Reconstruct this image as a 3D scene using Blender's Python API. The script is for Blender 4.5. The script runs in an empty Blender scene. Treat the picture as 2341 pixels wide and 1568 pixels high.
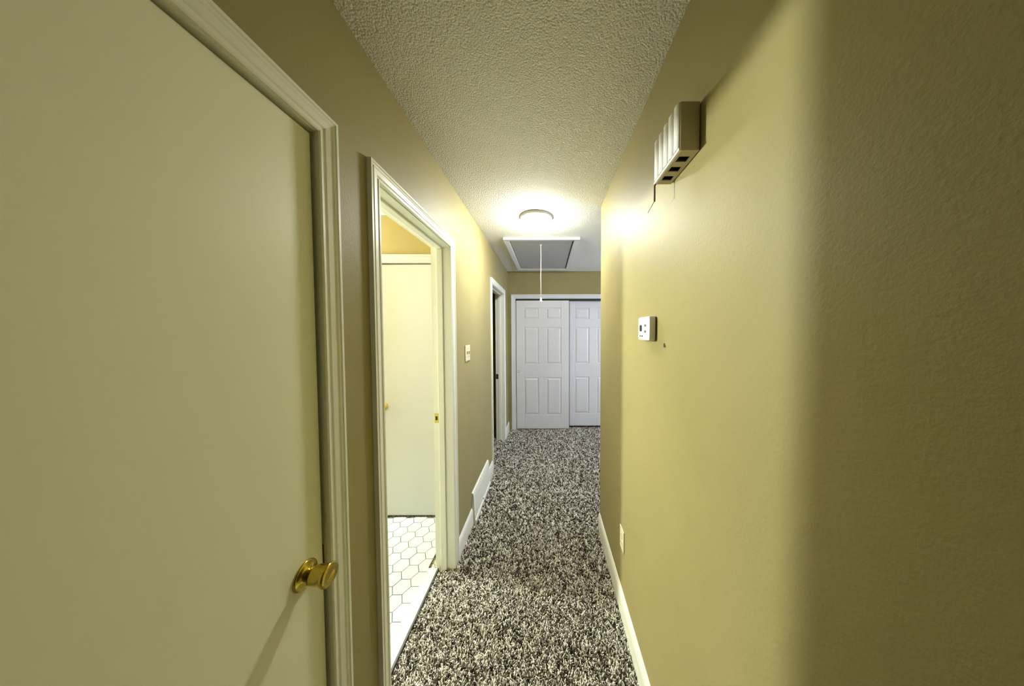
import bpy, bmesh, math, random
import numpy as np
from mathutils import Matrix, Vector

random.seed(7)
rng = np.random.default_rng(7)
scene = bpy.context.scene
COL = scene.collection

# ------------------------------------------------------------------ camera
W, H = 2341.0, 1568.0
F_PX, CX, CY = 600.0, 1250.6, 778.6
PITCH, ROLL, CAM_H = 0.0326, 0.0026, 1.513
cam_data = bpy.data.cameras.new('camera')
cam_data.sensor_fit = 'HORIZONTAL'
cam_data.sensor_width = 36.0
cam_data.lens = 36.0 * F_PX / W
cam_data.shift_x = (W / 2 - CX) / W
cam_data.shift_y = (CY - H / 2) / W
cam_data.clip_start = 0.01
cam = bpy.data.objects.new('camera', cam_data)
COL.objects.link(cam)
right = Vector((1, 0, 0))
fwd = Vector((0, math.cos(PITCH), -math.sin(PITCH)))
up = Vector((0, math.sin(PITCH), math.cos(PITCH)))
cx_ax = right * math.cos(ROLL) - up * math.sin(ROLL)
cy_ax = right * math.sin(ROLL) + up * math.cos(ROLL)
M = Matrix((cx_ax, cy_ax, -fwd)).transposed().to_4x4()
M.translation = Vector((0, 0, CAM_H))
cam.matrix_world = M
scene.camera = cam

# ------------------------------------------------------------------ world (daylight that enters by the window)
world = bpy.data.worlds.new('world')
scene.world = world
world.use_nodes = True
bg = world.node_tree.nodes['Background']
bg.inputs['Color'].default_value = (0.62, 0.70, 1.0, 1)
bg.inputs['Strength'].default_value = 22.0

scene.view_settings.view_transform = 'Standard'
scene.view_settings.look = 'None'
scene.view_settings.gamma = 1.0
scene.view_settings.use_curve_mapping = False
scene.view_settings.exposure = 0.0

HALL_LAMP = 222.0          # emission of the ceiling dome
SCONCE = 2300.0            # emission of the bathroom wall globe
BATH_LAMP = 4.0          # emission of the bathroom ceiling dome

# ------------------------------------------------------------------ materials
def new_mat(name):
    m = bpy.data.materials.new(name)
    m.use_nodes = True
    nt = m.node_tree
    return m, nt, nt.nodes['Principled BSDF']

def plain(name, col, rough=0.5, metal=0.0, spec=0.5):
    m, nt, b = new_mat(name)
    b.inputs['Base Color'].default_value = (*col, 1)
    b.inputs['Roughness'].default_value = rough
    b.inputs['Metallic'].default_value = metal
    b.inputs['Specular IOR Level'].default_value = spec
    return m

def textured(name, col, rough=0.5, scale=120.0, bump=0.15, var=0.06, dist=0.002, detail=3.0, spec=0.5, metal=0.0, stretch=(1, 1, 1)):
    """procedural colour variation plus fine relief"""
    m, nt, b = new_mat(name)
    N = nt.nodes; Lk = nt.links
    tc = N.new('ShaderNodeTexCoord')
    mp = N.new('ShaderNodeMapping'); mp.inputs['Scale'].default_value = stretch
    geo = N.new('ShaderNodeNewGeometry')
    Lk.new(geo.outputs['Position'], mp.inputs['Vector'])
    n1 = N.new('ShaderNodeTexNoise'); n1.inputs['Scale'].default_value = scale; n1.inputs['Detail'].default_value = detail
    Lk.new(mp.outputs['Vector'], n1.inputs['Vector'])
    n2 = N.new('ShaderNodeTexNoise'); n2.inputs['Scale'].default_value = 2.3; n2.inputs['Detail'].default_value = 4
    Lk.new(mp.outputs['Vector'], n2.inputs['Vector'])
    r = N.new('ShaderNodeValToRGB')
    r.color_ramp.elements[0].position = 0.3; r.color_ramp.elements[1].position = 0.7
    r.color_ramp.elements[0].color = (*[c * (1 - var) for c in col], 1)
    r.color_ramp.elements[1].color = (*[min(1, c * (1 + var)) for c in col], 1)
    Lk.new(n2.outputs['Fac'], r.inputs['Fac'])
    Lk.new(r.outputs['Color'], b.inputs['Base Color'])
    bp = N.new('ShaderNodeBump'); bp.inputs['Strength'].default_value = bump; bp.inputs['Distance'].default_value = dist
    Lk.new(n1.outputs['Fac'], bp.inputs['Height'])
    Lk.new(bp.outputs['Normal'], b.inputs['Normal'])
    b.inputs['Roughness'].default_value = rough
    b.inputs['Specular IOR Level'].default_value = spec
    b.inputs['Metallic'].default_value = metal
    return m

def emitter(name, col, strength):
    m, nt, b = new_mat(name)
    b.inputs['Base Color'].default_value = (0.9, 0.9, 0.88, 1)
    b.inputs['Emission Color'].default_value = (*col, 1)
    b.inputs['Emission Strength'].default_value = strength
    b.inputs['Roughness'].default_value = 0.3
    return m

MAT = {}
MAT['wall'] = textured('tan_wall_paint', (0.31, 0.263, 0.112), 0.55, 160, 0.30, 0.05, 0.0015, spec=0.25)
MAT['bath_wall'] = textured('ochre_bath_paint', (0.33, 0.255, 0.085), 0.5, 160, 0.3, 0.04, 0.0015)
MAT['trim'] = textured('white_trim_paint', (0.81, 0.81, 0.68), 0.38, 60, 0.10, 0.03, 0.001, stretch=(1, 1, 0.1))
MAT['door'] = textured('cream_door_paint', (0.84, 0.83, 0.60), 0.42, 90, 0.12, 0.03, 0.001, stretch=(1, 1, 0.08))
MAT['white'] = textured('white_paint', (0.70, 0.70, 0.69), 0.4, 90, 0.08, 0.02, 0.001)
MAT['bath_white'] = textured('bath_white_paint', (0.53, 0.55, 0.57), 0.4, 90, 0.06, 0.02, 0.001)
MAT['plastic'] = plain('white_plastic', (0.82, 0.81, 0.80), 0.35)
MAT['ivory'] = plain('ivory_plastic', (0.68, 0.60, 0.40), 0.4)
MAT['beige'] = plain('beige_plastic', (0.50, 0.44, 0.29), 0.45)
MAT['dark'] = plain('dark_slot', (0.015, 0.013, 0.010), 0.7)
MAT['display'] = plain('dark_display', (0.03, 0.025, 0.022), 0.2)
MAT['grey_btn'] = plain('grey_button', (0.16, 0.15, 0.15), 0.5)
MAT['brass'] = textured('polished_brass', (0.58, 0.44, 0.09), 0.17, 40, 0.03, 0.06, 0.0005, metal=1.0)
MAT['hatch'] = textured('grey_hatch_board', (0.42, 0.42, 0.40), 0.6, 90, 0.2, 0.05, 0.001)
MAT['cord'] = plain('pull_cord', (0.80, 0.70, 0.62), 0.8)
MAT['wire'] = plain('brown_wire', (0.10, 0.055, 0.03), 0.6)
MAT['marble'] = textured('white_marble', (0.54, 0.57, 0.56), 0.25, 30, 0.02, 0.06, 0.001)
MAT['tile'] = textured('cream_hex_tile', (0.50, 0.53, 0.51), 0.3, 60, 0.04, 0.04, 0.001)
MAT['grout'] = textured('grey_grout', (0.20, 0.22, 0.21), 0.9, 200, 0.2, 0.1, 0.001)
MAT['metal_strip'] = plain('dark_metal_strip', (0.10, 0.10, 0.10), 0.4, 0.6)
MAT['chrome'] = plain('chrome', (0.7, 0.7, 0.7), 0.15, 1.0)
MAT['dome'] = emitter('glowing_dome_glass', (0.98, 1.0, 0.95), HALL_LAMP)
MAT['globe'] = emitter('glowing_globe', (0.92, 1.0, 0.90), SCONCE)
MAT['bath_dome'] = emitter('glowing_bath_dome', (0.94, 0.98, 1.0), BATH_LAMP)

# ceiling: coarse popcorn relief
def popcorn():
    m, nt, b = new_mat('popcorn_ceiling')
    N = nt.nodes; Lk = nt.links
    geo = N.new('ShaderNodeNewGeometry')
    v = N.new('ShaderNodeTexVoronoi'); v.inputs['Scale'].default_value = 175.0
    n = N.new('ShaderNodeTexNoise'); n.inputs['Scale'].default_value = 120.0; n.inputs['Detail'].default_value = 5
    Lk.new(geo.outputs['Position'], v.inputs['Vector']); Lk.new(geo.outputs['Position'], n.inputs['Vector'])
    mx = N.new('ShaderNodeMath'); mx.operation = 'SUBTRACT'
    Lk.new(n.outputs['Fac'], mx.inputs[0]); Lk.new(v.outputs['Distance'], mx.inputs[1])
    bp = N.new('ShaderNodeBump'); bp.inputs['Strength'].default_value = 0.8; bp.inputs['Distance'].default_value = 0.005
    Lk.new(mx.outputs[0], bp.inputs['Height']); Lk.new(bp.outputs['Normal'], b.inputs['Normal'])
    b.inputs['Base Color'].default_value = (0.77, 0.755, 0.65, 1)
    b.inputs['Roughness'].default_value = 0.85
    b.inputs['Specular IOR Level'].default_value = 0.2
    return m
MAT['ceiling'] = popcorn()

# carpet yarns: colour from the per-tuft attribute
def carpet_mat(use_attr):
    m, nt, b = new_mat('carpet_yarn' if use_attr else 'carpet_backing')
    N = nt.nodes; Lk = nt.links
    r = N.new('ShaderNodeValToRGB')
    cr = r.color_ramp
    cr.elements[0].position = 0.0; cr.elements[0].color = (0.035, 0.03, 0.022, 1)
    cr.elements[1].position = 1.0; cr.elements[1].color = (0.95, 0.92, 0.80, 1)
    e = cr.elements.new(0.35); e.color = (0.20, 0.165, 0.125, 1)
    e = cr.elements.new(0.65); e.color = (0.56, 0.52, 0.43, 1)
    if use_attr:
        a = N.new('ShaderNodeAttribute'); a.attribute_name = 'yarn'
        Lk.new(a.outputs['Fac'], r.inputs['Fac'])
    else:
        geo = N.new('ShaderNodeNewGeometry')
        n = N.new('ShaderNodeTexNoise'); n.inputs['Scale'].default_value = 130; n.inputs['Detail'].default_value = 3
        Lk.new(geo.outputs['Position'], n.inputs['Vector'])
        st = N.new('ShaderNodeMapRange'); st.inputs[1].default_value = 0.3; st.inputs[2].default_value = 0.7
        Lk.new(n.outputs['Fac'], st.inputs[0])
        Lk.new(st.outputs[0], r.inputs['Fac'])
        bp = N.new('ShaderNodeBump'); bp.inputs['Strength'].default_value = 0.8; bp.inputs['Distance'].default_value = 0.006
        Lk.new(n.outputs['Fac'], bp.inputs['Height']); Lk.new(bp.outputs['Normal'], b.inputs['Normal'])
    Lk.new(r.outputs['Color'], b.inputs['Base Color'])
    b.inputs['Roughness'].default_value = 0.95
    b.inputs['Specular IOR Level'].default_value = 0.1
    return m
MAT['yarn'] = carpet_mat(True)
MAT['backing'] = carpet_mat(False)

def glass_pane():
    m = bpy.data.materials.new('window_glass'); m.use_nodes = True
    nt = m.node_tree; N = nt.nodes; N.clear()
    out = N.new('ShaderNodeOutputMaterial'); mix = N.new('ShaderNodeMixShader'); mix.inputs[0].default_value = 0.07
    t = N.new('ShaderNodeBsdfTransparent'); g = N.new('ShaderNodeBsdfGlossy'); g.inputs['Roughness'].default_value = 0.02
    nt.links.new(t.outputs[0], mix.inputs[1]); nt.links.new(g.outputs[0], mix.inputs[2]); nt.links.new(mix.outputs[0], out.inputs[0])
    return m
MAT['glass'] = glass_pane()

# ------------------------------------------------------------------ helpers
def tag(o, label=None, cat=None, group=None, kind=None):
    if label: o['label'] = label
    if cat: o['category'] = cat
    if group: o['group'] = group
    if kind: o['kind'] = kind
    return o

def thing(name, loc, label=None, cat=None, group=None, kind=None):
    o = bpy.data.objects.new(name, None)
    o.empty_display_size = 0.05
    o.location = loc
    COL.objects.link(o)
    return tag(o, label, cat, group, kind)

def world_loc(o):
    v = Vector(o.location)
    while o.parent:
        o = o.parent
        v += Vector(o.location)
    return v

def finish(name, me, mat, parent=None, smooth=False, origin=None):
    """link a mesh given in world coordinates; its origin goes to the middle of its bounds"""
    n = len(me.vertices)
    co = np.empty(n * 3, np.float32); me.vertices.foreach_get('co', co); co = co.reshape(-1, 3)
    c = (co.min(0) + co.max(0)) / 2 if origin is None else np.array(origin, np.float32)
    me.vertices.foreach_set('co', (co - c).ravel())
    me.update()
    if smooth:
        me.polygons.foreach_set('use_smooth', [True] * len(me.polygons))
    o = bpy.data.objects.new(name, me)
    COL.objects.link(o)
    loc = Vector([float(v) for v in c])
    if parent:
        o.parent = parent
        loc = loc - world_loc(parent)
    o.location = loc
    if mat: me.materials.append(MAT[mat] if isinstance(mat, str) else mat)
    return o

def bm_done(name, bm, mat, parent=None, smooth=False):
    bmesh.ops.recalc_face_normals(bm, faces=bm.faces[:])
    me = bpy.data.meshes.new(name)
    bm.to_mesh(me); bm.free()
    return finish(name, me, mat, parent, smooth)

def add_box(bm, x0, x1, y0, y1, z0, z1):
    vs = [bm.verts.new((x, y, z)) for z in (z0, z1) for y in (y0, y1) for x in (x0, x1)]
    fs = [(0, 2, 3, 1), (4, 5, 7, 6), (0, 1, 5, 4), (2, 6, 7, 3), (0, 4, 6, 2), (1, 3, 7, 5)]
    return [bm.faces.new([vs[i] for i in f]) for f in fs], vs

def box(name, x0, x1, y0, y1, z0, z1, mat, parent=None, bevel=0.0, seg=2):
    bm = bmesh.new()
    add_box(bm, min(x0, x1), max(x0, x1), min(y0, y1), max(y0, y1), min(z0, z1), max(z0, z1))
    if bevel > 0:
        bmesh.ops.bevel(bm, geom=bm.edges[:], offset=bevel, segments=seg, affect='EDGES', profile=0.5)
    return bm_done(name, bm, mat, parent)

def boxes(name, lst, mat, parent=None):
    bm = bmesh.new()
    for b in lst: add_box(bm, *b)
    return bm_done(name, bm, mat, parent)

class Plane:
    """a wall face: u runs along it, v is up, n points into the room"""
    def __init__(s, o, u, n):
        s.o = Vector(o); s.u = Vector(u); s.n = Vector(n); s.v = Vector((0, 0, 1))
    def __call__(s, u, v, n): return s.o + s.u * u + s.v * v + s.n * n

def pbox(name, pl, u0, u1, v0, v1, n0, n1, mat, parent=None, bevel=0.0, seg=2):
    a = pl(u0, v0, n0); b = pl(u1, v1, n1)
    return box(name, a.x, b.x, a.y, b.y, a.z, b.z, mat, parent, bevel, seg)

def sweep(name, pl, secA, secB, mat, parent=None):
    """prism between two matching sections of (u, v, n) points"""
    bm = bmesh.new()
    A = [bm.verts.new(pl(*p)) for p in secA]; B = [bm.verts.new(pl(*p)) for p in secB]
    n = len(A)
    for i in range(n):
        j = (i + 1) % n
        bm.faces.new((A[i], A[j], B[j], B[i]))
    bm.faces.new(A[::-1]); bm.faces.new(B)
    return bm_done(name, bm, mat, parent)

CASING = [(0.0, 0.0), (0.0, 0.008), (0.004, 0.0105), (0.010, 0.0105), (0.013, 0.0075), (0.016, 0.0075),
          (0.020, 0.0105), (0.036, 0.0125), (0.040, 0.0145), (0.043, 0.0120), (0.047, 0.0135), (0.050, 0.0160), (0.057, 0.0160), (0.057, 0.0)]

def casing(pl, u0, u1, vtop, parent, mat='trim', width=0.057, sides='LR', v0=0.0):
    k = width / 0.057
    prof = [(w * k, t) for w, t in CASING]
    if 'L' in sides:
        sweep('casing_leg', pl, [(u0 - w, v0, t) for w, t in prof], [(u0 - w, vtop + w, t) for w, t in prof], mat, parent)
    if 'R' in sides:
        sweep('casing_leg', pl, [(u1 + w, v0, t) for w, t in prof], [(u1 + w, vtop + w, t) for w, t in prof], mat, parent)
    a = [(u0 - w, vtop + w, t) for w, t in prof]; b = [(u1 + w, vtop + w, t) for w, t in prof]
    sweep('casing_head', pl, a, b, mat, parent)

def lathe(name, origin, axis, prof, mat, parent=None, seg=32, smooth=True):
    """revolve (r, h) about axis from origin"""
    ax = Vector(axis).normalized()
    e1 = ax.orthogonal().normalized(); e2 = ax.cross(e1)
    bm = bmesh.new(); O = Vector(origin)
    rings = []
    for r, h in prof:
        if r < 1e-6: rings.append([bm.verts.new(O + ax * h)])
        else: rings.append([bm.verts.new(O + ax * h + (e1 * math.cos(2 * math.pi * i / seg) + e2 * math.sin(2 * math.pi * i / seg)) * r) for i in range(seg)])
    for a, b in zip(rings, rings[1:]):
        for i in range(seg):
            j = (i + 1) % seg
            if len(a) == 1 and len(b) == 1: continue
            if len(a) == 1: bm.faces.new((a[0], b[i], b[j]))
            elif len(b) == 1: bm.faces.new((a[i], a[j], b[0]))
            else: bm.faces.new((a[i], a[j], b[j], b[i]))
    return bm_done(name, bm, mat, parent, smooth)

def tube(name, pts, r, mat, parent=None, seg=8):
    bm = bmesh.new(); rings = []
    P = [Vector(p) for p in pts]
    for i, p in enumerate(P):
        d = (P[min(i + 1, len(P) - 1)] - P[max(i - 1, 0)]).normalized()
        e1 = d.cross(Vector((0.31, 0.87, 0.11))).normalized(); e2 = d.cross(e1)
        rings.append([bm.verts.new(p + (e1 * math.cos(2 * math.pi * k / seg) + e2 * math.sin(2 * math.pi * k / seg)) * r) for k in range(seg)])
    for a, b in zip(rings, rings[1:]):
        for k in range(seg):
            j = (k + 1) % seg
            bm.faces.new((a[k], a[j], b[j], b[k]))
    bm.faces.new(rings[0][::-1]); bm.faces.new(rings[-1])
    return bm_done(name, bm, mat, parent, True)

# ------------------------------------------------------------------ the setting
XL, XR = -0.600, 0.403
XLB = -0.715                   # back face of the left wall
YF = 4.040                     # far wall
YRE = 1.990                    # end of the right wall
ZC = 2.44
YB = -1.70                     # wall behind the camera
D1 = (0.030, 0.700)            # near closed door opening on the left wall
D2 = (0.950, 1.633)            # bathroom doorway
D3 = (2.857, 3.640)            # far doorway on the left wall
ZD = 2.035
XROOM = 2.60                   # outer wall of the side passage

floor = box('floor', -3.6, 2.75, -1.85, 4.85, -0.06, -0.012, 'backing')
tag(floor, 'speckled taupe carpeted floor of the hallway', 'floor', kind='structure')
ceil = box('ceiling', -3.6, 2.75, -1.85, 4.85, ZC, ZC + 0.08, 'ceiling')
tag(ceil, 'textured off-white popcorn ceiling', 'ceiling', kind='structure')

lw = []
segs = [(YB, D1[0] - 0.018), (D1[1] + 0.018, D2[0] - 0.018), (D2[1] + 0.018, D3[0] - 0.018), (D3[1] + 0.018, YF + 0.10)]
for a, b in segs: lw.append((XLB, XL, a, b, -0.012, ZC))
for a, b in (D1, D2, D3): lw.append((XLB, XL, a - 0.018, b + 0.018, ZD + 0.018, ZC))
tag(boxes('wall_left', lw, 'wall'), 'tan painted hallway wall with the doorways', 'wall', kind='structure')

# right wall with a rounded outside corner, returning along the side passage
bm = bmesh.new()
r = 0.02
path = [(XR, YB)]
for i in range(9):
    a = math.pi - (math.pi / 2) * i / 8
    path.append((XR + r + r * math.cos(a), YRE - r + r * math.sin(a)))
path += [(XROOM, YRE), (XROOM, YRE - 0.115), (XR + 0.115, YRE - 0.115), (XR + 0.115, YB)]
lo = [bm.verts.new((x, y, -0.012)) for x, y in path]; hi = [bm.verts.new((x, y, ZC)) for x, y in path]
for i in range(len(path)):
    j = (i + 1) % len(path)
    f = bm.faces.new((lo[i], lo[j], hi[j], hi[i]))
    if 1 <= i <= 8: f.smooth = True
bm.faces.new(lo); bm.faces.new(hi)
wr = bm_done('wall_right', bm, 'wall')
tag(wr, 'tan painted wall with rounded corner, carrying the thermostat', 'wall', kind='structure')
# small chip in the paint beside the thermostat
bm = bmesh.new()
pts = [(0.905, 1.473), (0.899, 1.474), (0.893, 1.468), (0.889, 1.459), (0.894, 1.460), (0.897, 1.464), (0.902, 1.458), (0.906, 1.463)]
a = [bm.verts.new((XR + 0.001, y, z)) for y, z in pts]; b = [bm.verts.new((XR - 0.0008, y, z)) for y, z in pts]
for i in range(8): bm.faces.new((a[i], a[(i + 1) % 8], b[(i + 1) % 8], b[i]))
bm.faces.new(a); bm.faces.new(b)
sc = bm_done('paint_chip', bm, 'dark', wr)
sc['label'] = 'small dark chip in the paint'

CL = (-0.485, 1.135)           # closet opening on the far wall
ZCL = 2.025
fw = [(XL - 0.115, CL[0] - 0.018, YF, YF + 0.10, -0.012, ZC), (CL[1] + 0.018, XROOM + 0.1, YF, YF + 0.10, -0.012, ZC),
      (CL[0] - 0.018, CL[1] + 0.018, YF, YF + 0.10, ZCL + 0.018, ZC)]
tag(boxes('wall_far', fw, 'wall'), 'tan wall above and beside the sliding closet doors', 'wall', kind='structure')
cb = [(CL[0] - 0.10, CL[1] + 0.10, YF + 0.62, YF + 0.68, -0.012, ZC), (CL[0] - 0.10, CL[0] - 0.04, YF + 0.10, YF + 0.62, -0.012, ZC), (CL[1] + 0.04, CL[1] + 0.10, YF + 0.10, YF + 0.62, -0.012, ZC)]
tag(boxes('wall_closet', cb, 'wall'), 'inner walls of the sliding-door closet', 'wall', kind='structure')
tag(box('wall_back', XLB, XR + 0.115, YB - 0.1, YB, -0.012, ZC, 'wall'), 'tan wall closing the hallway behind the camera', 'wall', kind='structure')

# side passage to the right with a daylight window
WY, WZ = (2.45, 3.65), (0.95, 2.10)
so = [(XROOM, XROOM + 0.12, YRE - 0.115, WY[0], -0.012, ZC), (XROOM, XROOM + 0.12, WY[1], YF + 0.10, -0.012, ZC),
      (XROOM, XROOM + 0.12, WY[0], WY[1], -0.012, WZ[0]), (XROOM, XROOM + 0.12, WY[0], WY[1], WZ[1], ZC)]
tag(boxes('wall_passage', so, 'wall'), 'tan end wall of the side passage around the window', 'wall', kind='structure')
win = thing('window_1', (XROOM + 0.06, 3.05, WZ[0]), 'white framed sash window at the end of the side passage', 'window', kind='structure')
for z0, z1 in ((WZ[0], WZ[0] + 0.05), (1.50, 1.55), (WZ[1] - 0.05, WZ[1])):
    box('window_rail', XROOM + 0.03, XROOM + 0.09, WY[0], WY[1], z0, z1, 'white', win, 0.004)
for y0, y1 in ((WY[0], WY[0] + 0.05), (WY[1] - 0.05, WY[1])):
    box('window_stile', XROOM + 0.031, XROOM + 0.089, y0, y1, WZ[0] + 0.05, WZ[1] - 0.05, 'white', win, 0.004)
for z0, z1 in ((WZ[0] + 0.05, 1.50), (1.55, WZ[1] - 0.05)):
    box('pane', XROOM + 0.057, XROOM + 0.061, WY[0] + 0.05, WY[1] - 0.05, z0, z1, 'glass', win)

# bathroom shell
BX, BY0, BY1 = -2.73, 0.865, 2.103
tag(box('wall_bathroom_near', BX - 0.06, XLB, BY0 - 0.06, BY0, -0.012, ZC, 'bath_wall'), 'ochre bathroom wall nearest the camera', 'wall', kind='structure')
BD = (-1.385, -0.775)          # white door in the bathroom end wall
be = [(BX - 0.06, BD[0] - 0.018, BY1, BY1 + 0.10, -0.012, ZC), (BD[1] + 0.018, XLB, BY1, BY1 + 0.10, -0.012, ZC), (BD[0] - 0.018, BD[1] + 0.018, BY1, BY1 + 0.10, 2.062 + 0.018, ZC),
      (BD[0] - 0.018, BD[1] + 0.018, BY1 + 0.07, BY1 + 0.10, -0.012, 2.08)]
tag(boxes('wall_bathroom_end', be, 'bath_wall'), 'ochre bathroom wall above the white door', 'wall', kind='structure')
tag(box('wall_bathroom_side', BX - 0.06, BX, BY0, BY1 + 0.10, -0.012, ZC, 'bath_wall'), 'ochre bathroom wall opposite the doorway', 'wall', kind='structure')
# bedroom behind the far doorway
tag(boxes('wall_bedroom', [(-2.6, XLB, BY1 + 0.45, BY1 + 0.50, -0.012, ZC), (-2.6, XLB, YF + 0.10, YF + 0.15, -0.012, ZC), (-2.65, -2.6, BY1 + 0.45, YF + 0.15, -0.012, ZC)], 'wall'),
    'walls of the dark room behind the far doorway', 'wall', kind='structure')
# closet behind the near door
tag(boxes('wall_linen_closet', [(-1.3, XLB, -0.20, -0.15, -0.012, ZC), (-1.3, XLB, 0.75, 0.80, -0.012, ZC), (-1.35, -1.3, -0.20, 0.80, -0.012, ZC)], 'wall'),
    'walls of the small closet behind the near door', 'wall', kind='structure')

# baseboards
BB = [(0.0, 0.0), (0.013, 0.0), (0.013, 0.085), (0.011, 0.095), (0.0115, 0.103), (0.008, 0.112), (0.003, 0.121), (0.0, 0.123)]
PL_L = Plane((XL, 0, 0), (0, 1, 0), (1, 0, 0))
PL_R = Plane((XR, 0, 0), (0, 1, 0), (-1, 0, 0))
PL_F = Plane((0, YF, 0), (1, 0, 0), (0, -1, 0))
PL_B = Plane((0, BY1, 0), (1, 0, 0), (0, -1, 0))
PL_S = Plane((0, YRE, 0), (1, 0, 0), (0, 1, 0))
def base(name, pl, u0, u1, label, parent=None):
    o = sweep(name, pl, [(u0, z - 0.012 if z == 0 else z, n) for n, z in BB], [(u1, z - 0.012 if z == 0 else z, n) for n, z in BB], 'trim', parent)
    if label: tag(o, label, 'baseboard', kind='structure')
    return o
base('baseboard_right', PL_R, YB, YRE - 0.012, 'long white baseboard along the right wall')
base('baseboard_passage', PL_S, XR + 0.012, XROOM, 'white baseboard on the side passage wall')
base('baseboard_left', PL_L, D2[1] + 0.057, 2.032, 'white baseboard between bathroom doorway and floor register')
base('baseboard_left_far', PL_L, 2.582, D3[0] - 0.057, 'short white baseboard between floor register and far doorway')
base('baseboard_corner', PL_L, D3[1] + 0.057, YF, 'short white baseboard in the far left corner')
base('baseboard_near', PL_L, D1[1] + 0.057, D2[0] - 0.057, 'short white baseboard between the near door and bathroom doorway')
base('baseboard_behind', PL_L, YB, D1[0] - 0.057, 'white baseboard of the left wall behind the camera')

# ------------------------------------------------------------------ doors
def jambs(pl, u0, u1, vtop, depth, parent, mat='trim', n0=0.0):
    pbox('jamb', pl, u0 - 0.018, u0, -0.012, vtop, n0 - depth, n0, mat, parent)
    pbox('jamb', pl, u1, u1 + 0.018, -0.012, vtop, n0 - depth, n0, mat, parent)
    pbox('head_jamb', pl, u0 - 0.018, u1 + 0.018, vtop, vtop + 0.018, n0 - depth, n0, mat, parent)

def stops(pl, u0, u1, vtop, n0, n1, parent, mat='trim'):
    pbox('door_stop', pl, u0, u0 + 0.011, -0.0, vtop - 0.011, n0, n1, mat, parent, 0.002)
    pbox('door_stop', pl, u1 - 0.011, u1, -0.0, vtop - 0.011, n0, n1, mat, parent, 0.002)
    pbox('head_stop', pl, u0, u1, vtop - 0.011, vtop, n0, n1, mat, parent, 0.002)

# near closed door
d1 = thing('door_1', (XL, (D1[0] + D1[1]) / 2, 0), 'near cream flush door, closed, with a brass knob', 'door', kind='structure')
jambs(PL_L, D1[0], D1[1], ZD, 0.115, d1)
casing(PL_L, D1[0] - 0.006, D1[1] - 0.006 + 0.004, ZD + 0.002, d1)
slab = pbox('door_slab', PL_L, D1[0] + 0.004, D1[1] - 0.007, 0.012, ZD - 0.009, -0.045, -0.010, 'door', d1, 0.0015)
stops(PL_L, D1[0], D1[1], ZD, -0.062, -0.047, d1)
# tulip knob on a round rosette
KY, KZ = 0.640, 0.905
ko = (XL - 0.010, KY, KZ)
rose = lathe('rosette', ko, (1, 0, 0), [(0.0, -0.002), (0.0325, -0.002), (0.0335, 0.001), (0.0325, 0.004), (0.0295, 0.0055), (0.027, 0.0055), (0.022, 0.008), (0.0155, 0.012), (0.0125, 0.013), (0.0, 0.013)], 'brass', slab, 48)
lathe('doorknob', ko, (1, 0, 0), [(0.0, 0.010), (0.0135, 0.0105), (0.0140, 0.014), (0.0175, 0.017), (0.0205, 0.021), (0.0218, 0.028), (0.0225, 0.038), (0.0228, 0.046), (0.0240, 0.051), (0.0268, 0.056), (0.0275, 0.060), (0.0265, 0.0635), (0.022, 0.0650), (0.012, 0.0635), (0.0, 0.0630)], 'brass', slab, 48)
pbox('strike_plate', PL_L, D1[1] - 0.0015, D1[1], KZ - 0.028, KZ + 0.028, -0.040, -0.012, 'brass', d1)

# bathroom doorway
d2 = thing('door_2', (XL, (D2[0] + D2[1]) / 2, 0), 'white cased bathroom doorway standing open and brightly lit', 'door', kind='structure')
jambs(PL_L, D2[0], D2[1], ZD, 0.115, d2)
casing(PL_L, D2[0], D2[1], ZD + 0.006, d2)
stops(PL_L, D2[0], D2[1], ZD, -0.078, -0.043, d2)
pbox('strike_plate', PL_L, D2[1] - 0.0015, D2[1], 0.945, 1.003, -0.108, -0.082, 'brass', d2)
pbox('strike_hole', PL_L, D2[1] - 0.0022, D2[1] - 0.0012, 0.962, 0.986, -0.101, -0.089, 'dark', d2)
# the leaf stands ajar inside the bathroom, hinged on the near jamb
bm = bmesh.new()
ang = math.radians(88)
hx, hy = XLB - 0.002, D2[0] + 0.004
du = Vector((-math.sin(ang), math.cos(ang), 0)); dn = Vector((-math.cos(ang), -math.sin(ang), 0))
def leafp(u, n, z): return Vector((hx, hy, z)) + du * u + dn * n
c8 = [bm.verts.new(leafp(u, n, z)) for z in (0.012, ZD - 0.006) for n in (0, 0.035) for u in (0, 0.672)]
for f in [(0, 2, 3, 1), (4, 5, 7, 6), (0, 1, 5, 4), (2, 6, 7, 3), (0, 4, 6, 2), (1, 3, 7, 5)]: bm.faces.new([c8[i] for i in f])
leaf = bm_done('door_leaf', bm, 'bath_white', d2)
for s in (0, 1):
    p = leafp(0.612, 0.035 if s else 0.0, 0.93)
    lathe('doorknob', p, dn if s else -dn, [(0, -0.001), (0.032, -0.001), (0.032, 0.004), (0.012, 0.010), (0.012, 0.025), (0.024, 0.040), (0.026, 0.052), (0.018, 0.060), (0, 0.061)], 'brass', leaf, 24)
# marble saddle and the edge strip of the carpet
saddle = box('trim_1', -0.765, -0.703, D2[0], D2[1], -0.012, 0.006, 'marble', None, 0.003)
tag(saddle, 'white marble threshold in the bathroom doorway', 'threshold', kind='structure')
strip = box('trim_2', -0.703, -0.694, D2[0] + 0.001, D2[1] - 0.001, -0.012, 0.005, 'metal_strip', None, 0.002)
tag(strip, 'thin dark metal carpet edge strip at the bathroom doorway', 'edge strip', kind='structure')

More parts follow.
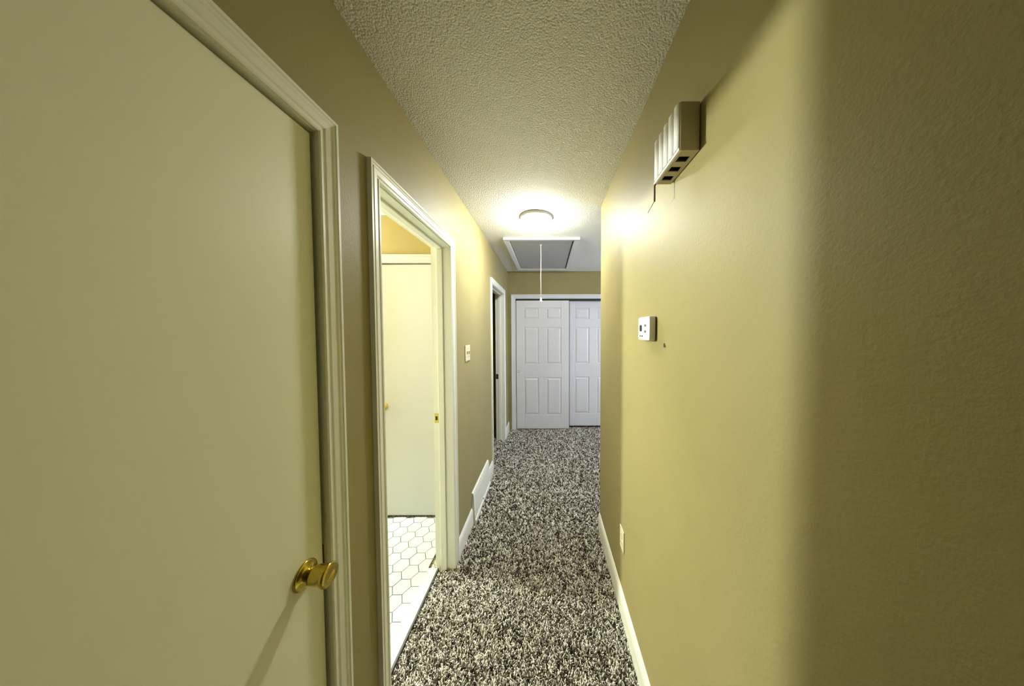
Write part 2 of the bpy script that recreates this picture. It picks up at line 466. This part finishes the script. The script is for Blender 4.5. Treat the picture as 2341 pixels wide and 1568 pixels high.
# far doorway on the left
d3 = thing('door_3', (XL, (D3[0] + D3[1]) / 2, 0), 'white cased far doorway on the left beside the closet, dark inside', 'door', kind='structure')
jambs(PL_L, D3[0], D3[1], ZD, 0.115, d3)
casing(PL_L, D3[0], D3[1], ZD + 0.006, d3)
stops(PL_L, D3[0], D3[1], ZD, -0.078, -0.043, d3)
pbox('strike_plate', PL_L, D3[1] - 0.0015, D3[1], 0.86, 0.93, -0.112, -0.080, 'dark', d3)

# bathroom inner door
d5 = thing('door_5', ((BD[0] + BD[1]) / 2, BY1, 0), 'white flush door seen inside the bright bathroom', 'door', kind='structure')
ZB = 2.062
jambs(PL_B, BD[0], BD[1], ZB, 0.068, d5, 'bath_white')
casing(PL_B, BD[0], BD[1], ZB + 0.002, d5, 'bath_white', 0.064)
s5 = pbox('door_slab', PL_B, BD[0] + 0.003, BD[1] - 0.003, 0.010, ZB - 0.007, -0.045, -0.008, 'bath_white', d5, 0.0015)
lathe('doorknob', (-1.322, BY1 + 0.008, 0.912), (0, -1, 0), [(0, -0.001), (0.031, -0.001), (0.031, 0.004), (0.012, 0.010), (0.012, 0.025), (0.024, 0.040), (0.026, 0.052), (0.018, 0.060), (0, 0.061)], 'brass', s5, 32)

# sliding closet doors
d4 = thing('door_4', (0.33, YF, 0), 'white sliding six-panel closet doors at the end of the hallway', 'closet door', kind='structure')
jambs(PL_F, CL[0], CL[1], ZCL, 0.10, d4, 'white')
casing(PL_F, CL[0] + 0.004, CL[1] - 0.004, ZCL - 0.002, d4, 'white', 0.066)
pbox('track', PL_F, CL[0], CL[1], 2.000, ZCL, -0.100, -0.004, 'dark', d4)
def slide_door(u0, v0, v1, nf, name='sliding_door'):
    """six raised panels in a slab: stiles, rails, recessed ground, panel fields"""
    w = 0.812; st = 0.118; mid = 0.122
    pw = (w - 2 * st - mid) / 2
    vs = [(1.715, 1.885), (1.018, 1.585), (0.225, 0.805)]
    us = [(u0 + st, u0 + st + pw), (u0 + st + pw + mid, u0 + w - st)]
    body = pbox(name, PL_F, u0, u0 + w, v0, v1, nf - 0.034, nf - 0.009, 'white', d4)
    def fr(nm, a, b, c, d): pbox(nm, PL_F, a, b, c, d, nf - 0.009, nf, 'white', body, 0.0022, 1)
    fr('stile', u0, u0 + st, v0, v1); fr('stile', u0 + w - st, u0 + w, v0, v1)
    edges = [v1, vs[0][1], vs[0][0], vs[1][1], vs[1][0], vs[2][1], vs[2][0], v0]
    for i in range(0, 8, 2): fr('rail', u0 + st, u0 + w - st, edges[i + 1], edges[i])
    for c, d in vs: fr('mullion', us[0][1], us[1][0], c, d)
    for a, b in us:
        for c, d in vs:
            g = 0.010; s = 0.022
            lo_ = [(a + g, c + g, nf - 0.009), (b - g, c + g, nf - 0.009), (b - g, d - g, nf - 0.009), (a + g, d - g, nf - 0.009)]
            hi_ = [(a + g + s, c + g + s, nf - 0.001), (b - g - s, c + g + s, nf - 0.001), (b - g - s, d - g - s, nf - 0.001), (a + g + s, d - g - s, nf - 0.001)]
            sweep('panel', PL_F, lo_, hi_, 'white', body)
    return body
sd = slide_door(-0.474, 0.006, 1.998, -0.010)
lathe('finger_pull', (-0.448, YF + 0.0105, 0.905), (0, -1, 0), [(0, -0.0005), (0.015, -0.0005), (0.017, 0.0015), (0.019, 0.0015), (0.0195, -0.0005)], 'dark', sd, 24)
pbox('seam_shadow_strip', PL_F, 0.338, 0.347, 0.010, 1.994, -0.080, -0.022, 'grey_btn', sd)  # added dark strip, stands in for the shadow in the gap between the doors
sd2 = slide_door(0.318, 0.026, 1.998, -0.082)
lathe('finger_pull', (1.105, YF + 0.0825, 0.905), (0, -1, 0), [(0, -0.0005), (0.015, -0.0005), (0.017, 0.0015), (0.019, 0.0015), (0.0195, -0.0005)], 'metal_strip', sd2, 24)

# ------------------------------------------------------------------ bathroom tile floor
bf = box('floor_bathroom', BX, -0.765, BY0, BY1, -0.011, -0.004, 'grout')
tag(bf, 'white hexagon tile floor of the bathroom', 'floor', kind='structure')
e = 0.0553; hh = e * math.sqrt(3) / 2; gap = 0.0022
cx0, cy0 = -0.785, 1.370
tile_me = None; rest = []
def hexpts(x, y, k): return [(x + k * math.cos(math.pi / 3 * i), y + k * math.sin(math.pi / 3 * i)) for i in range(6)]
def hexmesh(bm, x, y):
    k = e - gap
    lo = [bm.verts.new((a, b, -0.0045)) for a, b in hexpts(x, y, k)]
    md = [bm.verts.new((a, b, 0.0008)) for a, b in hexpts(x, y, k)]
    hi = [bm.verts.new((a, b, 0.0020)) for a, b in hexpts(x, y, k - 0.0018)]
    for i in range(6):
        j = (i + 1) % 6
        bm.faces.new((lo[i], lo[j], md[j], md[i])); bm.faces.new((md[i], md[j], hi[j], hi[i]))
    bm.faces.new(hi)
cells = []
for i in range(-28, 2):
    for j in range(-8, 10):
        x = cx0 + i * 1.5 * e; y = cy0 + j * 2 * hh + (hh if i % 2 else 0)
        if x < BX + e or x > -0.765 + 0.8 * e or y < BY0 + hh or y > BY1 + hh * 0.6: continue
        cells.append((x, y))
# whole tiles only up to the saddle; cut tiles at the border
def clip(poly, x1, y1):
    def cut(p, f):
        out = []
        for i in range(len(p)):
            a, b = p[i], p[(i + 1) % len(p)]
            fa, fb = f(a), f(b)
            if fa >= 0: out.append(a)
            if fa * fb < 0:
                t = fa / (fa - fb); out.append((a[0] + (b[0] - a[0]) * t, a[1] + (b[1] - a[1]) * t))
        return out
    p = cut(poly, lambda q: x1 - q[0])
    return cut(p, lambda q: y1 - q[1]) if p else p
cells.sort(key=lambda c: (c[0] + 0.95) ** 2 * 1.2 + (c[1] - 1.55) ** 2)
shared = None
bm_rest = bmesh.new()
for idx, (x, y) in enumerate(cells):
    whole = x + e < -0.766 and y + hh < BY1 - 0.001
    if idx < 190:
        if whole:
            if shared is None:
                b_ = bmesh.new(); hexmesh(b_, x, y)
                o = bm_done('tile', b_, 'tile', bf); shared = o; sx, sy = x, y
            else:
                o = shared.copy(); COL.objects.link(o); o.parent = bf
                o.location = shared.location + Vector((x - sx, y - sy, random.uniform(-0.0004, 0.0004)))
        else:
            p = clip(hexpts(x, y, e - gap), -0.767, BY1 - 0.002)
            if len(p) < 3: continue
            b_ = bmesh.new()
            lo = [b_.verts.new((a, b, -0.0045)) for a, b in p]; hi = [b_.verts.new((a, b, 0.0016)) for a, b in p]
            for i in range(len(p)):
                k = (i + 1) % len(p); b_.faces.new((lo[i], lo[k], hi[k], hi[i]))
            b_.faces.new(hi)
            bm_done('tile', b_, 'tile', bf)
    elif whole:
        hexmesh(bm_rest, x, y)
tag(bm_done('remaining_tile', bm_rest, 'tile', bf), kind='stuff')

# ------------------------------------------------------------------ ceiling lamp
LX, LY = -0.084, 2.150
lamp = thing('ceiling_lamp', (LX, LY, ZC), 'round glowing dome lamp on the popcorn ceiling before the hatch', 'ceiling lamp')
lathe('mounting_ring', (LX, LY, ZC), (0, 0, -1), [(0.0, 0.0), (0.128, 0.0), (0.130, 0.004), (0.129, 0.016), (0.124, 0.021), (0.118, 0.021), (0.116, 0.016), (0.0, 0.016)], 'white', lamp, 64)
lathe('glass_dome', (LX, LY, ZC), (0, 0, -1), [(0.115, 0.017), (0.117, 0.024), (0.114, 0.036), (0.103, 0.052), (0.084, 0.066), (0.055, 0.076), (0.025, 0.080), (0.0, 0.081)], 'dome', lamp, 64)

# ------------------------------------------------------------------ attic hatch
HX, HY = (-0.427, 0.325), (2.595, 3.885)
hatch = thing('attic_hatch', ((HX[0] + HX[1]) / 2, (HY[0] + HY[1]) / 2, ZC), 'white framed attic hatch with a hanging pull cord in the ceiling', 'hatch')
fwid = 0.052
HP = [(0.0, 0.0), (0.0, 0.017), (0.006, 0.021), (0.040, 0.024), (0.052, 0.024), (0.052, 0.0)]   # from inner edge outward, drop below the ceiling
def hatch_side(name, A, B, out):
    """A, B inner corners (x, y); out = outward unit; corner mitre directions along the side"""
    A = Vector((*A, ZC)); B = Vector((*B, ZC)); o_ = Vector((*out, 0)); d = (B - A).normalized()
    bm = bmesh.new()
    a = [bm.verts.new(A + o_ * w - d * w + Vector((0, 0, -t))) for w, t in HP]
    b = [bm.verts.new(B + o_ * w + d * w + Vector((0, 0, -t))) for w, t in HP]
    n = len(a)
    for i in range(n): bm.faces.new((a[i], a[(i + 1) % n], b[(i + 1) % n], b[i]))
    bm.faces.new(a); bm.faces.new(b)
    return bm_done(name, bm, 'white', hatch)
x0, x1, y0, y1 = HX[0] + fwid, HX[1] - fwid, HY[0] + fwid, HY[1] - fwid
hatch_side('frame_rail', (x0, y0), (x1, y0), (0, -1)); hatch_side('frame_rail', (x1, y1), (x0, y1), (0, 1))
hatch_side('frame_stile', (x0, y1), (x0, y0), (-1, 0)); hatch_side('frame_stile', (x1, y0), (x1, y1), (1, 0))
box('reveal', x0 + 0.001, x1 - 0.001, y0 + 0.001, y1 - 0.001, ZC - 0.002, ZC, 'dark', hatch)
box('hatch_panel', x0 + 0.006, x1 - 0.014, y0 + 0.006, y1 - 0.008, ZC - 0.011, ZC - 0.002, 'hatch', hatch, 0.001)
HCX, HCY = -0.063, 2.790
cord = tube('pull_cord', [(HCX, HCY, ZC - 0.010), (HCX + 0.001, HCY, 2.30), (HCX - 0.001, HCY, 2.1), (HCX, HCY, 1.875)], 0.0035, 'cord', hatch)
lathe('cord_knob', (HCX, HCY, 1.880), (0, 0, -1), [(0, 0), (0.006, 0.002), (0.008, 0.012), (0.0125, 0.034), (0.0135, 0.042), (0.010, 0.050), (0.0, 0.052)], 'plastic', cord, 20)
lathe('cord_eyelet', (HCX, HCY, ZC - 0.0108), (0, 0, -1), [(0, 0), (0.012, 0), (0.012, 0.003), (0.004, 0.006), (0, 0.006)], 'plastic', cord, 20)

# ------------------------------------------------------------------ doorbell chime
CY0, CY1, CZ0, CZ1, CN = 0.703, 0.862, 1.988, 2.112, 0.056
ch = thing('doorbell_chime', (XR, (CY0 + CY1) / 2, CZ0), 'beige doorbell chime box with fluted white front high on the wall', 'door chime')
pbox('back_plate', PL_R, CY0 + 0.004, CY1 - 0.004, CZ0 + 0.003, CZ1 - 0.003, 0.0, 0.003, 'dark', ch)
# hollow housing: side walls, top, and a bottom with three sound slots
hs = []
body_n0 = 0.003
def chbox(u0, u1, v0, v1, n0, n1):
    a = PL_R(u0, v0, n0); b = PL_R(u1, v1, n1)
    return (min(a.x, b.x), max(a.x, b.x), min(a.y, b.y), max(a.y, b.y), min(a.z, b.z), max(a.z, b.z))
t = 0.003
hs.append(chbox(CY0, CY0 + t, CZ0, CZ1, body_n0, CN - 0.004)); hs.append(chbox(CY1 - t, CY1, CZ0, CZ1, body_n0, CN - 0.004))
hs.append(chbox(CY0 + t, CY1 - t, CZ1 - t, CZ1, body_n0, CN - 0.004)); hs.append(chbox(CY0 + t, CY1 - t, CZ0, CZ1, CN - 0.008, CN - 0.004))
slots = [(0.728, 0.751), (0.773, 0.796), (0.818, 0.841)]
ed = [CY0 + t] + [v for s in slots for v in s] + [CY1 - t]
for i in range(0, len(ed), 2): hs.append(chbox(ed[i], ed[i + 1], CZ0, CZ0 + t, body_n0, CN - 0.008))
for s in slots:
    hs.append(chbox(s[0], s[1], CZ0, CZ0 + t, body_n0, 0.013)); hs.append(chbox(s[0], s[1], CZ0, CZ0 + t, 0.043, CN - 0.008))
boxes('housing', hs, 'beige', ch)
pbox('inner_baffle', PL_R, CY0 + 0.004, CY1 - 0.004, CZ0 + 0.012, CZ0 + 0.014, 0.004, CN - 0.009, 'dark', ch)
pbox('front_lip', PL_R, CY0 - 0.001, CY1 + 0.001, CZ0 - 0.001, CZ0 + 0.006, CN - 0.006, CN + 0.001, 'plastic', ch, 0.001)
nf = 5; wdt = (CY1 - CY0) / nf
for i in range(nf):
    u0 = CY0 + i * wdt
    sec = []
    for k in range(9):
        a = math.pi * k / 8
        sec.append((u0 + wdt / 2 - math.cos(a) * wdt * 0.43, CN - 0.004 + math.sin(a) ** 0.6 * 0.008))
    sweep('flute', PL_R, [(u, CZ0 + 0.006, n) for u, n in sec], [(u, CZ1, n) for u, n in sec], 'plastic', ch)
wr_ = tube('wire', [PL_R(0.858, CZ0 + 0.004, CN - 0.006), PL_R(0.8645, CZ0 - 0.004, CN - 0.002), PL_R(0.8640, 1.960, CN - 0.002), PL_R(0.8635, 1.934, CN - 0.002)], 0.0028, 'wire', ch, 8)
tube('wire_end', [PL_R(0.8635, 1.936, CN - 0.002), PL_R(0.885, 1.931, CN - 0.002), PL_R(0.922, 1.924, CN - 0.003)], 0.0011, 'wire', wr_, 6)

# ------------------------------------------------------------------ thermostat
TY0, TY1, TZ0, TZ1, TN = 0.966, 1.084, 1.480, 1.571, 0.027
th = thing('thermostat', (XR, (TY0 + TY1) / 2, TZ0), 'small white thermostat with dark display on the right wall', 'thermostat')
pbox('wall_plate', PL_R, TY0 + 0.002, TY1 - 0.002, TZ0 + 0.002, TZ1 - 0.002, 0.0, 0.006, 'grey_btn', th, 0.002)
bm = bmesh.new()
def rrect(u0, u1, v0, v1, r, n=5):
    pts = []
    for cu, cv, a0 in ((u1 - r, v1 - r, 0), (u0 + r, v1 - r, 90), (u0 + r, v0 + r, 180), (u1 - r, v0 + r, 270)):
        for i in range(n + 1):
            a = math.radians(a0 + 90 * i / n); pts.append((cu + r * math.cos(a), cv + r * math.sin(a)))
    return pts
secs = [(rrect(TY0, TY1, TZ0, TZ1, 0.010), 0.005), (rrect(TY0, TY1, TZ0, TZ1, 0.010), TN - 0.004), (rrect(TY0 + 0.0012, TY1 - 0.0012, TZ0 + 0.0012, TZ1 - 0.0012, 0.009), TN - 0.0012), (rrect(TY0 + 0.004, TY1 - 0.004, TZ0 + 0.004, TZ1 - 0.004, 0.007), TN)]
rings = [[bm.verts.new(PL_R(u, v, n)) for u, v in p] for p, n in secs]
for a, b in zip(rings, rings[1:]):
    for i in range(len(a)): bm.faces.new((a[i], a[(i + 1) % len(a)], b[(i + 1) % len(b)], b[i]))
bm.faces.new(rings[0]); bm.faces.new(rings[-1])
tb = bm_done('housing', bm, 'plastic', th)
def face_pad(name, u0, u1, v0, v1, r, mat, h=0.0012):
    p = rrect(u0, u1, v0, v1, r, 4)
    return sweep(name, PL_R, [(u, v, TN - 0.001) for u, v in p], [(u, v, TN + h) for u, v in p], mat, th)
face_pad('display', 1.041, 1.064, 1.515, 1.540, 0.006, 'display')
face_pad('button', 0.999, 1.013, 1.533, 1.5415, 0.003, 'grey_btn', 0.002)
face_pad('button', 0.999, 1.013, 1.510, 1.5185, 0.003, 'grey_btn', 0.002)
face_pad('switch_tab', 1.032, 1.040, 1.494, 1.499, 0.002, 'display', 0.002)
face_pad('switch_tab', 1.052, 1.060, 1.494, 1.499, 0.002, 'display', 0.002)

# ------------------------------------------------------------------ light switch and outlet
sw = thing('light_switch', (XL, 1.966, 1.298), 'ivory two-gang light switch between bathroom and far doorways', 'light switch')
pbox('cover_plate', PL_L, 1.909, 2.025, 1.298, 1.416, 0.0, 0.006, 'ivory', sw, 0.0025)
for u in (1.944, 1.990):
    pbox('toggle', PL_L, u - 0.005, u + 0.005, 1.350, 1.372, 0.004, 0.015, 'ivory', sw, 0.002)
    for v in (1.327, 1.387):
        lathe('screw', PL_L(u, v, 0.0055), (1, 0, 0), [(0, 0), (0.0035, 0), (0.003, 0.0012), (0, 0.0015)], 'grey_btn', sw, 12)
ou = thing('wall_outlet', (XR, 1.374, 0.345), 'ivory electrical outlet low on the right wall', 'outlet')
pbox('cover_plate', PL_R, 1.339, 1.409, 0.345, 0.460, 0.0, 0.006, 'ivory', ou, 0.0025)
for v in (0.382, 0.423):
    oc = rrect(1.357, 1.391, v - 0.014, v + 0.014, 0.010, 4)
    so_ = sweep('socket', PL_R, [(a, b, 0.004) for a, b in oc], [(a, b, 0.0075) for a, b in oc], 'ivory', ou)
    for u in (1.367, 1.381): pbox('slot', PL_R, u - 0.001, u + 0.001, v - 0.003, v + 0.006, 0.007, 0.0078, 'dark', so_)
lathe('screw', PL_R(1.374, 0.4025, 0.0055), (-1, 0, 0), [(0, 0), (0.0035, 0), (0.003, 0.0012), (0, 0.0015)], 'grey_btn', ou, 12)

# ------------------------------------------------------------------ baseboard register
RY0, RY1 = 2.035, 2.580
rg = thing('floor_register', (XL, (RY0 + RY1) / 2, 0), 'white metal baseboard heat register on the left wall', 'register')
RP = [(0.0, -0.012), (0.034, -0.012), (0.034, 0.020), (0.027, 0.028), (0.016, 0.222), (0.012, 0.236), (0.0, 0.242)]
rb = sweep('cover', PL_L, [(RY0, z, n) for n, z in RP], [(RY1, z, n) for n, z in RP], 'trim', rg)
nl = 22
for i in range(nl):
    u = RY0 + 0.03 + (RY1 - RY0 - 0.06) * (i + 0.5) / nl
    sweep('louver', PL_L, [(u - 0.006, 0.050, 0.0245), (u + 0.006, 0.050, 0.0245), (u + 0.006, 0.050, 0.0290), (u + 0.003, 0.050, 0.0300)],
          [(u - 0.006, 0.200, 0.0160), (u + 0.006, 0.200, 0.0160), (u + 0.006, 0.200, 0.0205), (u + 0.003, 0.200, 0.0215)], 'trim', rg)
pbox('damper_lever', PL_L, 2.29, 2.305, 0.030, 0.045, 0.022, 0.036, 'trim', rg, 0.002)

# ------------------------------------------------------------------ bathroom lights
SY, SZ = 2.020, 1.955
va = thing('wall_sconce', (BX, SY, SZ - 0.06), 'chrome wall sconce with one glowing globe inside the bathroom', 'wall lamp')
lathe('back_plate', (BX, SY, SZ), (1, 0, 0), [(0, 0), (0.060, 0), (0.060, 0.008), (0.048, 0.016), (0.020, 0.022), (0, 0.022)], 'chrome', va, 32)
lathe('lamp_holder', (BX, SY, SZ), (1, 0, 0), [(0, 0.020), (0.016, 0.020), (0.016, 0.045), (0.034, 0.055), (0.036, 0.068), (0.0, 0.068)], 'chrome', va, 32)
lathe('globe_shade', (BX + 0.128, SY, SZ), (1, 0, 0), [(0.070 * math.sin(math.pi * k / 16), -0.070 * math.cos(math.pi * k / 16)) for k in range(17)], 'globe', va, 32)
bl = thing('bathroom_ceiling_lamp', (-1.75, 1.35, ZC), 'round dome lamp on the bathroom ceiling', 'ceiling lamp')
lathe('mounting_ring', (-1.75, 1.35, ZC), (0, 0, -1), [(0.0, 0.0), (0.14, 0.0), (0.14, 0.018), (0.12, 0.02), (0, 0.02)], 'white', bl, 40)
lathe('glass_dome', (-1.75, 1.35, ZC), (0, 0, -1), [(0.12, 0.021), (0.115, 0.045), (0.085, 0.07), (0.04, 0.084), (0, 0.088)], 'bath_dome', bl, 40)

# ------------------------------------------------------------------ carpet pile
def tufts(x0, x1, y0, y1, sp, hgt, rad):
    nx = int((x1 - x0) / sp); ny = int((y1 - y0) / sp)
    gx, gy = np.meshgrid(np.arange(nx), np.arange(ny))
    px = x0 + (gx.ravel() + 0.5 + rng.uniform(-0.42, 0.42, nx * ny)) * (x1 - x0) / nx
    py = y0 + (gy.ravel() + 0.5 + rng.uniform(-0.42, 0.42, nx * ny)) * (y1 - y0) / ny
    return px, py, np.full(px.shape, hgt), np.full(px.shape, rad)
parts = [tufts(XL + 0.004, XR - 0.016, 0.45, 1.55, 0.0066, 0.016, 0.0036),
         tufts(XL + 0.016, XR - 0.016, 1.55, YRE, 0.0085, 0.016, 0.0045),
         tufts(XL + 0.036, 1.30, YRE + 0.016, YF + 0.002, 0.0115, 0.016, 0.0062),
         tufts(XL + 0.036, XR - 0.016, YRE, YRE + 0.016, 0.0085, 0.016, 0.0045),
         tufts(-0.690, XL + 0.004, D2[0] + 0.005, D2[1] - 0.005, 0.0068, 0.015, 0.0036),
         tufts(-0.80, XL + 0.036, D3[0] + 0.014, D3[1] - 0.014, 0.0115, 0.016, 0.006),
         tufts(CL[0] + 0.01, 1.10, YF + 0.003, YF + 0.30, 0.0120, 0.008, 0.006)]
px, py, ph, pr = [np.concatenate(a) for a in zip(*parts)]
n = len(px)
# yarn colour: short clumps of light and dark strands
cell = 0.013
key = (np.floor(px / cell).astype(np.int64) * 73856093) ^ (np.floor(py / cell).astype(np.int64) * 19349663)
h1 = ((key * 2654435761) % 4294967296) / 4294967296.0
yarn = np.clip(0.40 * h1 + 0.60 * rng.random(n) + rng.normal(0, 0.10, n), 0, 1)
yarn = np.clip((yarn - 0.5) * 1.7 + 0.53, 0, 1)
ang = rng.uniform(0, 2 * np.pi, n); lean = rng.uniform(0.15, 0.75, n) * ph; rot = rng.uniform(0, 2 * np.pi, n)
lx, ly = np.cos(ang) * lean, np.sin(ang) * lean
z0 = -0.0125
levels = [(0.0, 0.85, 0.0), (0.6, 1.0, 0.35), (1.0, 0.55, 1.0)]
V = np.empty((n, 9, 3), np.float32)
hv = ph * rng.uniform(0.8, 1.1, n)
for li, (hf, rf, lf) in enumerate(levels):
    for k in range(3):
        a = rot + 2 * np.pi * k / 3 + 0.5 * li
        V[:, li * 3 + k, 0] = px + lx * lf + np.cos(a) * pr * rf
        V[:, li * 3 + k, 1] = py + ly * lf + np.sin(a) * pr * rf
        V[:, li * 3 + k, 2] = z0 + hv * hf
q = []
for li in range(2):
    for k in range(3):
        j = (k + 1) % 3
        q.append((li * 3 + k, li * 3 + j, li * 3 + 3 + j, li * 3 + 3 + k))
q = np.array(q)
basei = (np.arange(n) * 9)[:, None]
quads = (basei[:, :, None] + q[None]).reshape(-1)
tris = (basei + np.array([6, 7, 8])[None]).reshape(-1)
me = bpy.data.meshes.new('carpet_pile')
me.vertices.add(n * 9); me.vertices.foreach_set('co', V.ravel())
nl_ = len(quads) + len(tris)
me.loops.add(nl_); me.loops.foreach_set('vertex_index', np.concatenate([quads, tris]).astype(np.int32))
npoly = n * 7
me.polygons.add(npoly)
ls = np.concatenate([np.arange(n * 6) * 4, n * 24 + np.arange(n) * 3]).astype(np.int32)
me.polygons.foreach_set('loop_start', ls)
me.update(calc_edges=True); me.validate()
at = me.attributes.new('yarn', 'FLOAT', 'POINT')
at.data.foreach_set('value', np.repeat(yarn, 9).astype(np.float32))
cp = finish('carpet_pile', me, 'yarn')
tag(cp, 'speckled cream and brown cut pile of the hallway carpet', 'carpet', kind='stuff')
